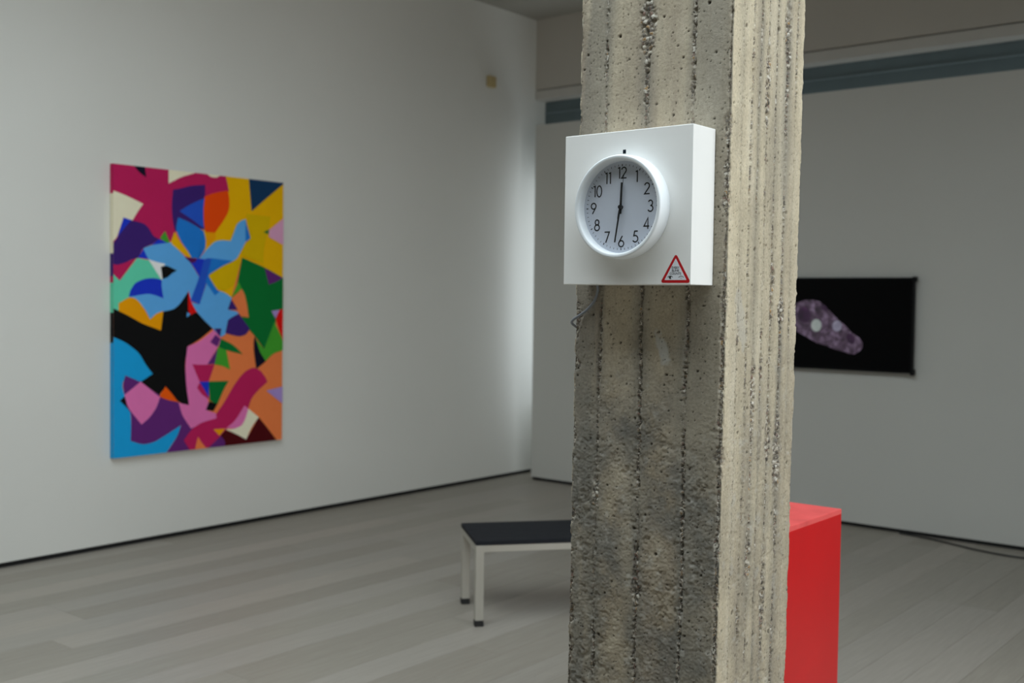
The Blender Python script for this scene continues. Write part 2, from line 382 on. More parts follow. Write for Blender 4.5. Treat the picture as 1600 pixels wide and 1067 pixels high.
def make_column():
    W, D, RAD = 0.4325, 0.388, 0.007           # front width, side depth, arris radius
    Y0 = 2.2585
    step = 0.0025
    zs = np.concatenate([np.arange(0, 0.42, 0.012), np.arange(0.42, 2.58, step), np.arange(2.58, ZC + 0.01, 0.02)])
    zs[-1] = ZC
    # perimeter samples: front (left->right), right side, back, left side
    segs = []
    def line(p, q, nrm, face, st):
        n = max(2, int(math.dist(p, q) / st))
        for i in range(n):
            t = i / n
            segs.append((p[0] + (q[0] - p[0]) * t, p[1] + (q[1] - p[1]) * t, *nrm, face))
    def corner(c, a0, face, n):
        for i in range(n):
            a = math.radians(a0 + 90 * i / n)
            segs.append((c[0] + RAD * math.cos(a), c[1] + RAD * math.sin(a), math.cos(a), math.sin(a), face))
    h = W / 2
    line((-h + RAD, 0), (h - RAD, 0), (0, -1), 0, step)
    corner((h - RAD, RAD), -90, 1, 5)
    line((h, RAD), (h, D - RAD), (1, 0), 1, step)
    corner((h - RAD, D - RAD), 0, 2, 5)
    line((h - RAD, D), (-h + RAD, D), (0, 1), 2, 0.006)
    corner((-h + RAD, D - RAD), 90, 3, 4)
    line((-h, D - RAD), (-h, RAD), (-1, 0), 3, 0.006)
    corner((-h + RAD, RAD), 180, 0, 5)
    S = np.array(segs); NP = len(S); NZ = len(zs)
    ds = np.hypot(*(np.roll(S[:, :2], -1, 0) - S[:, :2]).T); s1 = np.concatenate([[0], np.cumsum(ds)[:-1]])
    px, py, nx, ny = S[:, 0], S[:, 1], S[:, 2], S[:, 3]
    # face coordinate from the left arris of each face
    face = S[:, 4].astype(int)
    s = np.broadcast_to(s1, (NZ, NP)).copy(); z = np.broadcast_to(zs[:, None], (NZ, NP)).copy()
    isF = np.broadcast_to((px + h < W) & (ny < -0.5), (NZ, NP)); isR = np.broadcast_to((nx > 0.5), (NZ, NP))
    fx = np.broadcast_to((px + h) / W, (NZ, NP)); ry = np.broadcast_to(py / D, (NZ, NP))
    d = np.zeros((NZ, NP)); peb = np.zeros((NZ, NP)); stain = np.zeros((NZ, NP)); pit = np.zeros((NZ, NP))
    low = sstep(1.62, 1.18, z + 0.5 * (fbm(s * 9, z * 6, 3) - 0.5))          # trowelled, smeared zone
    # slow waviness, board steps
    d += 0.004 * (fbm(s * 6, z * 2.2, 11) - 0.5) + 0.0016 * (fbm(s * 60, z * 40, 12, 3) - 0.5)
    tone = np.zeros((NZ, NP))
    front_seams = [(0.19, 1.0, 21), (0.475, 1.25, 23), (0.765, 1.2, 22)]
    side_seams = [(0.15, 0.35, 31), (0.27, 0.30, 35), (0.36, 0.75, 32), (0.47, 0.7, 33), (0.59, 0.75, 34), (0.735, 1.05, 36), (0.87, 0.3, 37)]
    other = [(0.2, 0.8, 41), (0.45, 0.9, 42), (0.72, 0.9, 43)]
    wf, wid = worley(s / 0.0062, z / 0.0062, 51)
    wg, wgid = worley(s / 0.0105, z / 0.0105, 57)
    def seams(mask, u, width, lst, steps, seedb):
        nonlocal d, peb, stain, tone
        prev = 0.0
        for k, (c, amt, sd) in enumerate(lst):
            wander = 0.006 * (vnoise(z * 3.0, z * 0 + sd, sd) - 0.5) + 0.003 * (vnoise(z * 22, z * 0 + sd, sd + 1) - 0.5)
            dist = np.abs((u - c) * width - wander)
            wv = fbm(z * 7, z * 0 + sd * 1.3, sd + 2, 3)
            hw = amt * (0.0030 + 0.0100 * np.clip(wv - 0.32, 0, 1) ** 1.2 + 0.011 * sstep(0.60, 0.80, wv))
            edge = dist + 0.0040 * (vnoise(s * 260, z * 260, sd + 4) - 0.5) + 0.004 * (vnoise(s * 110, z * 80, sd + 6) - 0.5)
            m = sstep(hw * 1.25 + 0.0006, hw * 0.65, edge) * mask
            m *= 0.35 + 0.65 * sstep(0.2, 0.42, vnoise(z * 14, z * 0 + sd, sd + 8))
            dome = np.sqrt(np.clip(1 - (wf / 0.62) ** 2, 0, 1))
            dome2 = np.sqrt(np.clip(1 - (wg / 0.6) ** 2, 0, 1))
            big = hw > 0.006
            hgt = np.where(big & (wgid > 0.35), dome2 * 0.0052, dome * 0.0034)
            gone = np.where(big & (wgid > 0.35), wgid > 0.84, wid > 0.80)
            dd = -0.0046 + np.where(gone, -0.0036, hgt)
            d = np.where(m > 0, d + m * dd, d)
            stone = np.where(gone, 0, np.where(big, dome2 > 0.35, dome > 0.4)) * m
            peb = np.maximum(peb, stone)
            # lip and stain beside the seam
            stain = np.maximum(stain, mask * 0.78 * amt * np.exp(-(dist / (0.010 + 0.024 * vnoise(z * 5, z * 0 + sd, sd + 3))) ** 2) * (0.35 + 0.65 * vnoise(z * 4, z * 0, sd + 7)))
            d = d + mask * 0.0012 * amt * np.exp(-((dist - 0.010) / 0.006) ** 2) * vnoise(z * 9, z * 0, sd + 5)
        cs = [0.0] + [c for c, _, _ in lst] + [1.0]
        for k in range(len(cs) - 1):
            mm = (u >= cs[k]) & (u < cs[k + 1]) & mask
            off = (hsh(np.array([k]), np.array([seedb]), 7)[0] - 0.5) * 2 * steps
            tilt = (hsh(np.array([k]), np.array([seedb]), 8)[0] - 0.5) * steps
            t = (u - cs[k]) / (cs[k + 1] - cs[k])
            d = np.where(mm, d + off + tilt * (t - 0.5) * 2 + 0.0010 * (1 - (2 * t - 1) ** 2), d)
            tv = hsh(np.array([k]), np.array([seedb]), 9)[0]
            tone = np.where(mm, np.clip(0.05 + (0.35 + 0.65 * tv) * (fbm(s * 11, z * 1.3 + k * 3, 61 + k) - 0.33) * 3.2, 0, 1) * np.where(isR, 0.4, 0.95), tone)
            tone = np.where(mm & isF, np.maximum(tone, 0.48), tone)  # front face kept darker, its weaker light put into the tone
            if k == 3: stain = np.where(mm & isF, np.maximum(stain, 0.30 + 0.35 * fbm(s * 9, z * 2, 65)), stain)
            if k == 0: stain = np.where(mm & isF, np.maximum(stain, 0.55 * sstep(0.42, 0.6, fbm(s * 16, z * 1.6, 66))), stain)
    seams(isF, fx, W, front_seams, 0.0009, 1)
    seams(isR, ry, D, side_seams, 0.0017, 2)
    bk = ~(isF | isR)
    uo = np.broadcast_to(np.where(np.abs(ny) > 0.5, (px + h) / W, py / D), (NZ, NP))
    seams(bk, uo, W, other, 0.001, 3)
    # smeared cement zone: wrinkled ridges and torn plates
    wx = s + 0.012 * fbm(s * 40, z * 40, 71, 3); wz = z + 0.012 * fbm(s * 40, z * 40, 75, 3)
    rid = 1 - np.abs(2 * fbm(wx * 48, wz * 60, 73, 4) - 1)
    rid2 = 1 - np.abs(2 * fbm(wx * 110, wz * 140, 77, 3) - 1)
    patch = 0.25 + 0.75 * sstep(0.38, 0.60, fbm(s * 13, z * 9, 79))
    amp = np.where(isF, 1.0, 0.55)
    d += low * amp * patch * (0.0016 * (rid ** 6 - 0.2) + 0.0004 * (rid2 ** 4 - 0.3)) + low * amp * 0.0028 * (fbm(s * 230, z * 250, 80, 2) - 0.5)
    chunk = sstep(0.60, 0.68, fbm(s * 22, z * 26, 83)) * low * amp
    d -= 0.0028 * chunk * sstep(0.45, 0.6, fbm(s * 90, z * 90, 84, 3))
    # bug holes and pin holes
    for cell, rad, dep, pr, sd in ((0.030, 0.0024, 0.004, 0.72, 91), (0.011, 0.0012, 0.0024, 0.62, 93), (0.075, 0.0042, 0.006, 0.72, 95)):
        f, i = worley(s / cell, z / cell, sd)
        rr = rad * (0.5 + 1.0 * (i - pr) / (1 - pr)) / cell
        m = np.where(i > pr, sstep(1.0, 0.55, f / np.maximum(rr, 1e-4)), 0)
        d -= dep * m; pit = np.maximum(pit, m * 0.8)
    # broken arrises
    def chip(dist, amt, sd, stones, top=False):
        nonlocal d, peb, stain
        n1 = fbm(z * 26, z * 0 + sd, sd, 4); n2 = fbm(z * 5, z * 0 + sd, sd + 3, 2)
        rad = amt * (0.0022 + 0.010 * np.clip(n1 - 0.34, 0, 1) * 2 * (0.4 + 1.3 * sstep(0.35, 0.65, n2)))
        if top: rad = rad * (0.35 + 0.65 * sstep(1.90, 1.66, z))
        m = sstep(rad + 0.001, rad * 0.55, dist + 0.004 * (vnoise(s * 110, z * 110, sd + 9) - 0.5) + 0.002 * (vnoise(s * 260, z * 260, sd + 1) - 0.5))
        dome = np.sqrt(np.clip(1 - (wf / 0.62) ** 2, 0, 1))
        d -= m * (0.0068 - 0.0042 * dome)
        if stones: peb = np.maximum(peb, m * (dome > 0.45) * (rad > 0.003) * (wid < 0.8))
    s_arr = W - 2 * RAD + 2.5 * RAD * 0.6
    per = s1[-1] + ds[-1]
    ixs = int(np.argmin(np.abs(nx - 0.7071) + np.abs(ny + 0.7071))); sc = s1[ixs]
    chip(np.abs(s - sc + 0.003), 2.3, 101, True, True)
    ixs = int(np.argmin(np.abs(nx - 0.7071) + np.abs(ny - 0.7071))); chip(np.abs(s - s1[ixs]), 1.5, 107, True)
    ixs = int(np.argmin(np.abs(nx + 0.7071) + np.abs(ny + 0.7071))); sl = s1[ixs]
    dl = np.minimum(np.abs(s - sl), per - np.abs(s - sl)); chip(dl, 1.6, 113, True)
    # pale scraped patch below the clock and a chalky one on the side face
    def pale(mask, u, width, uc, zc, hw, hh, sd):
        q = ((u - uc) * width + 0.25 * (z - zc)) / hw; v = (z - zc) / hh
        return mask * sstep(1.15, 0.75, np.hypot(q, v) + 1.1 * (fbm(s * 60, z * 45, sd, 3) - 0.5))
    scr = np.maximum(pale(isF, fx, W, 0.615, 1.505, 0.016, 0.050, 131), 0.45 * pale(isR, ry, D, 0.20, 1.585, 0.022, 0.075, 133))
    scr = np.maximum(scr, 0.35 * low * sstep(0.60, 0.78, fbm(s * 45, z * 55, 137)))
    d = np.clip(d, -0.02, 0.0035) - 0.0012
    # geometry; the shaft leans very slightly
    cx = -1.4275 - 0.0090 * (2.35 - z)
    wid_z = 1.0 + 0.0035 * (1.6 - z)
    X = cx + px[None] * wid_z + nx[None] * d; Y = Y0 + py[None] + ny[None] * d
    V = np.stack([X, Y, z], -1).reshape(-1, 3)
    i = np.arange(NZ - 1)[:, None] * NP; j = np.arange(NP)[None]; j2 = (j + 1) % NP
    quads = np.stack([i + j, i + j2, i + NP + j2, i + NP + j], -1).reshape(-1, 4)
    me = bpy.data.meshes.new('concrete_column')
    me.vertices.add(len(V)); me.vertices.foreach_set('co', V.astype(np.float32).ravel())
    me.loops.add(quads.size); me.loops.foreach_set('vertex_index', quads.astype(np.int32).ravel())
    me.polygons.add(len(quads)); me.polygons.foreach_set('loop_start', np.arange(0, quads.size, 4, dtype=np.int32))
    me.polygons.foreach_set('use_smooth', np.ones(len(quads), dtype=bool))
    me.update(calc_edges=True); me.validate()
    cem = low * np.where(isF, 0.95, 0.28) * (0.45 + 0.55 * sstep(0.3, 0.62, fbm(s * 10, z * 7, 121)))
    def attr(name, r, g, b, al):
        a = me.color_attributes.new(name, 'FLOAT_COLOR', 'POINT')
        a.data.foreach_set('color', np.stack([r, g, b, al], -1).astype(np.float32).ravel())
    pid = np.where(peb > 0.2, np.where(wgid > 0.35, (wgid * 7.31) % 1.0, wid), wid)
    attr('mask', np.clip(peb, 0, 1) * 0.9, pid, np.clip(cem, 0, 1), np.clip(scr, 0, 1))
    attr('tone', np.clip(tone, 0, 1), np.clip(stain, 0, 1), np.clip(pit, 0, 1), np.ones_like(pit))
    o = link('concrete_column', me, 'board_marked_concrete')
    prop(o, 'rough grey board-marked concrete column with pebbly seams standing in front', 'column')
    return o
make_column()

# ------------------------------------------------------------------ clock in its white box
CX, CZ, CY = -1.4305, 1.840, 2.157          # centre of the box front
def make_clock():
    root = empty('clock_box', (CX, CY, CZ))
    prop(root, 'white box with a round white wall clock mounted on the concrete column', 'clock')
    P = lambda a, b, c: (a, -c, b)            # dial coordinates (right, up, towards the viewer)
    boxes('case', 'white_lacquer', [(-0.178, 0.178, 0.0, 0.100, -0.180, 0.180)], root, 0.0015, 2)
    boxes('sensor_window', 'led_dark', [(-0.0095, -0.0015, -0.0008, 0.002, 0.1265, 0.1355)], root)
    # bezel: turned profile (radius, height towards the viewer)
    prof = [(0.1205, 0.0), (0.1215, 0.003), (0.1212, 0.018), (0.1200, 0.034), (0.1192, 0.0378), (0.1178, 0.0396), (0.1160, 0.0400), (0.1120, 0.0396), (0.1098, 0.0385),
            (0.1082, 0.0350), (0.1074, 0.030), (0.1068, 0.0165), (0.0, 0.0165)]
    def lathe(name, mat, prof, parent, n=96):
        V, Fc = [], []
        for (r, hgt) in prof:
            for k in range(n):
                a = 2 * math.pi * k / n; V.append(P(r * math.cos(a), r * math.sin(a), hgt))
        for i in range(len(prof) - 1):
            for k in range(n): Fc.append((i * n + k, i * n + (k + 1) % n, (i + 1) * n + (k + 1) % n, (i + 1) * n + k))
        me = bpy.data.meshes.new(name); me.from_pydata(V, [], Fc)
        bm = bmesh.new(); bm.from_mesh(me); bmesh.ops.remove_doubles(bm, verts=bm.verts, dist=1e-6); bmesh.ops.recalc_face_normals(bm, faces=bm.faces); bm.to_mesh(me); bm.free()
        return link(name, me, mat, parent, True)
    lathe('bezel', 'clock_plastic', prof[:-1], root)
    ZD = 0.0165
    disc = [(0.1070 * math.cos(2 * math.pi * k / 96), 0.1070 * math.sin(2 * math.pi * k / 96)) for k in range(96)]
    dial = prism('dial', 'dial_paper', disc, lambda a, b, c: P(a, b, ZD - 0.002 + c), 0.002, root)
    def flat(name, mat, strokes, parent, hgt):
        V, Fc = [], []
        for v, f in strokes:
            o = len(V); V += [P(a, b, hgt) for a, b in v]; Fc += [tuple(o + i for i in q) for q in f]
        return mesh(name, mat, V, Fc, parent)
    G = {'0': [(arc(.27, .5, .26, .49, 0, 360, 30)[:-1], True)],
         '1': [([(.02, .93), (.20, .985), (.20, 0)], False)],
         '2': [(arc(.27, .735, .24, .25, 170, -38, 16) + [(.03, .04), (.55, .04)], False)],
         '3': [(arc(.24, .745, .215, .235, 155, -95, 14), False), (arc(.24, .265, .26, .255, 88, -155, 18), False)],
         '4': [([(.42, 0), (.42, .97), (.02, .25), (.56, .25)], False)],
         '5': [([(.50, .96), (.18, .96), (.09, .55)] + arc(.24, .29, .28, .28, 112, -148, 18), False)],
         '6': [(arc(.29, .29, .27, .27, 0, 360, 26)[:-1], True), ([(.055, .42), (.41, .99)], False)],
         '7': [([(.0, .96), (.52, .96), (.14, 0)], False)],
         '8': [(arc(.27, .75, .205, .225, 0, 360, 24)[:-1], True), (arc(.27, .27, .26, .26, 0, 360, 26)[:-1], True)],
         '9': [(arc(.27, .71, .26, .26, 0, 360, 26)[:-1], True), ([(.505, .58), (.15, .01)], False)]}
    Wd = {'1': 0.22}
    HN, SW = 0.0262, 0.0031
    for k in range(1, 13):
        ang = math.radians(90 - 30 * k); r = 0.0795
        txt = str(k); tw = sum(Wd.get(c, 0.54) for c in txt) + 0.16 * (len(txt) - 1)
        x = r * math.cos(ang) - tw * HN / 2; y = r * math.sin(ang) - HN / 2
        st = []
        for c in txt:
            for pts, cl in G[c]: st.append(ribbon([(x + a * HN, y + b * HN) for a, b in pts], SW, cl))
            x += (Wd.get(c, 0.54) + 0.16) * HN
        flat('numeral', 'print_black', st, dial, ZD + 0.0003)
    st = []
    for k in range(60):
        a = math.radians(6 * k); big = k % 5 == 0
        r0, r1, w = (0.0948, 0.1000, 0.0022) if big else (0.0955, 0.0998, 0.0011)
        st.append(ribbon([(r0 * math.cos(a), r0 * math.sin(a)), (r1 * math.cos(a), r1 * math.sin(a))], w))
    flat('minute_marks', 'print_black', st, dial, ZD + 0.0003)
    def hand(name, deg, poly, h0, th):
        a = math.radians(deg); ca, sa = math.cos(a), math.sin(a)
        prism(name, 'hand_black', poly, lambda u, v, c: P(v * sa + u * ca, v * ca - u * sa, h0 + c), th, root)
    hand('hour_hand', 2.0, [(-.0030, -.016), (.0030, -.016), (.0024, .057), (-.0024, .057)], 0.0205, 0.0008)
    hand('minute_hand', 189.5, [(-.0024, -.012), (.0024, -.012), (.0017, .083), (-.0017, .083)], 0.0225, 0.0008)
    hand('second_hand', 8.0, [(-.0027, -.028), (.0027, -.028), (.0018, -.008), (.0008, 0), (.0005, .073), (-.0005, .073), (-.0008, 0), (-.0018, -.008)], 0.0245, 0.0005)
    pin = [(0.0045 * math.cos(2 * math.pi * k / 20), 0.0045 * math.sin(2 * math.pi * k / 20)) for k in range(20)]
    prism('hand_pin', 'hand_black', pin, lambda a, b, c: P(a, b, ZD + c), 0.0095, root)
    gl = [(0.1072 * math.cos(2 * math.pi * k / 64), 0.1072 * math.sin(2 * math.pi * k / 64)) for k in range(64)]
    prism('cover_glass', 'clock_glass', gl, lambda a, b, c: P(a, b, 0.0285 + c), 0.0012, root)
    # warning-triangle sticker, lower right
    sx, sz = 0.1385, -0.1758                   # middle of the triangle's base
    def rtri(w, hgt, rad, y0):
        pts = []
        A = [Vector((-w / 2, y0)), Vector((w / 2, y0)), Vector((0, y0 + hgt))]
        for i in range(3):
            p, a, b = A[i], (A[i - 1] - A[i]).normalized(), (A[(i + 1) % 3] - A[i]).normalized()
            bis = (a + b).normalized(); half = a.angle(b) / 2
            cc = p + bis * rad / math.sin(half); t0 = p + a * rad / math.tan(half); t1 = p + b * rad / math.tan(half)
            a0 = math.atan2(t0.y - cc.y, t0.x - cc.x); a1 = math.atan2(t1.y - cc.y, t1.x - cc.x)
            while a1 < a0: a1 += 2 * math.pi
            pts += [(cc.x + rad * math.cos(a0 + (a1 - a0) * k / 8), cc.y + rad * math.sin(a0 + (a1 - a0) * k / 8)) for k in range(9)]
        return pts
    T = lambda lift: (lambda a, b, c: P(sx + a, sz + b, lift + c))
    stk = prism('sticker', 'sign_red', rtri(0.0800, 0.0668, 0.0042, 0.0), T(0.0), 0.0004, root)
    stk['label'] = 'red-bordered white triangle sticker with small black writing'
    prism('sticker_face', 'sign_white', rtri(0.0575, 0.0492, 0.0006, 0.0064), T(0.0004), 0.0002, stk)
    def text(body, size, x, y):
        cu = bpy.data.curves.new('lettering', 'FONT'); cu.body = body; cu.size = size; cu.align_x = 'CENTER'; cu.space_character = 0.95; cu.offset = 0.00008
        tmp = bpy.data.objects.new('lettering', cu); C.objects.link(tmp)
        bpy.context.view_layer.update()
        me = bpy.data.meshes.new_from_object(tmp.evaluated_get(bpy.context.evaluated_depsgraph_get()))
        bpy.data.objects.remove(tmp); bpy.data.curves.remove(cu)
        for v in me.vertices: v.co = P(sx + x + v.co.x, sz + y + v.co.y, 0.0008)
        me.materials.clear()
        return link('lettering', me, 'print_black', stk)
    text('EVERY', 0.0076, 0, 0.0318); text('BLINK', 0.0076, 0, 0.0252); text('COUNTS', 0.0076, 0, 0.0184)
    def mark(name, strokes): flat(name, 'print_black', [([(sx + a, sz + b) for a, b in v], f) for v, f in strokes], stk, 0.0008)
    def disk(cx, cy, r, a0=0, a1=360):
        p = arc(cx, cy, r, r, a0, a1, 18); return ([(cx + r * .25, cy)] + p, [tuple(range(19 + 1))])
    mark('open_eye', [ribbon(arc(-0.0135, 0.0098, 0.0075, 0.0056, 150, 30, 12), 0.0014), disk(-0.0133, 0.0118, 0.0033, 35, 325)])
    mark('closed_eye', [ribbon(arc(0.0150, 0.0090, 0.0075, 0.0060, 150, 30, 12), 0.0012), ribbon(arc(0.0150, 0.0145, 0.0050, 0.0040, 235, 305, 8), 0.0005)])
    tube('power_cable', 'cable_grey', [(-0.138, 0.085, -0.176), (-0.141, 0.094, -0.192), (-0.152, 0.0965, -0.218), (-0.172, 0.0960, -0.240), (-0.193, 0.0955, -0.254), (-0.2125, 0.0930, -0.266),
                                       (-0.2235, 0.099, -0.275), (-0.2225, 0.112, -0.284), (-0.2215, 0.14, -0.293), (-0.2210, 0.20, -0.300), (-0.2210, 0.30, -0.302)], 0.0034, root)
make_clock()

# ------------------------------------------------------------------ painting
PAL = {'orange': (222, 118, 66), 'yellow': (252, 167, 0), 'magenta': (176, 30, 84), 'cream': (226, 214, 188), 'navyblack': (16, 16, 36), 'navy': (20, 54, 88),
       'purple': (58, 32, 104), 'orangered': (222, 70, 8), 'cobalt': (36, 80, 184), 'blue': (30, 112, 194), 'amber': (240, 146, 0), 'royal': (28, 52, 184),
       'teal': (92, 196, 162), 'lime': (64, 148, 44), 'sky': (88, 158, 216), 'white': (226, 226, 224), 'black': (14, 14, 15), 'red': (206, 18, 14),
       'cerulean': (24, 148, 206), 'plum': (92, 38, 108), 'pink': (212, 108, 166), 'flame': (236, 84, 8), 'green': (6, 104, 46), 'maroon': (72, 8, 14),
       'lavender': (158, 132, 190), 'olive': (204, 166, 0), 'wine': (84, 24, 80), 'mauve': (206, 150, 180)}
for k, v in PAL.items(): simple('paint_' + k, srgb(*[min(255, c * 1.15) for c in v]), 0.7, var=0.02, scale=12, spec=0.12)
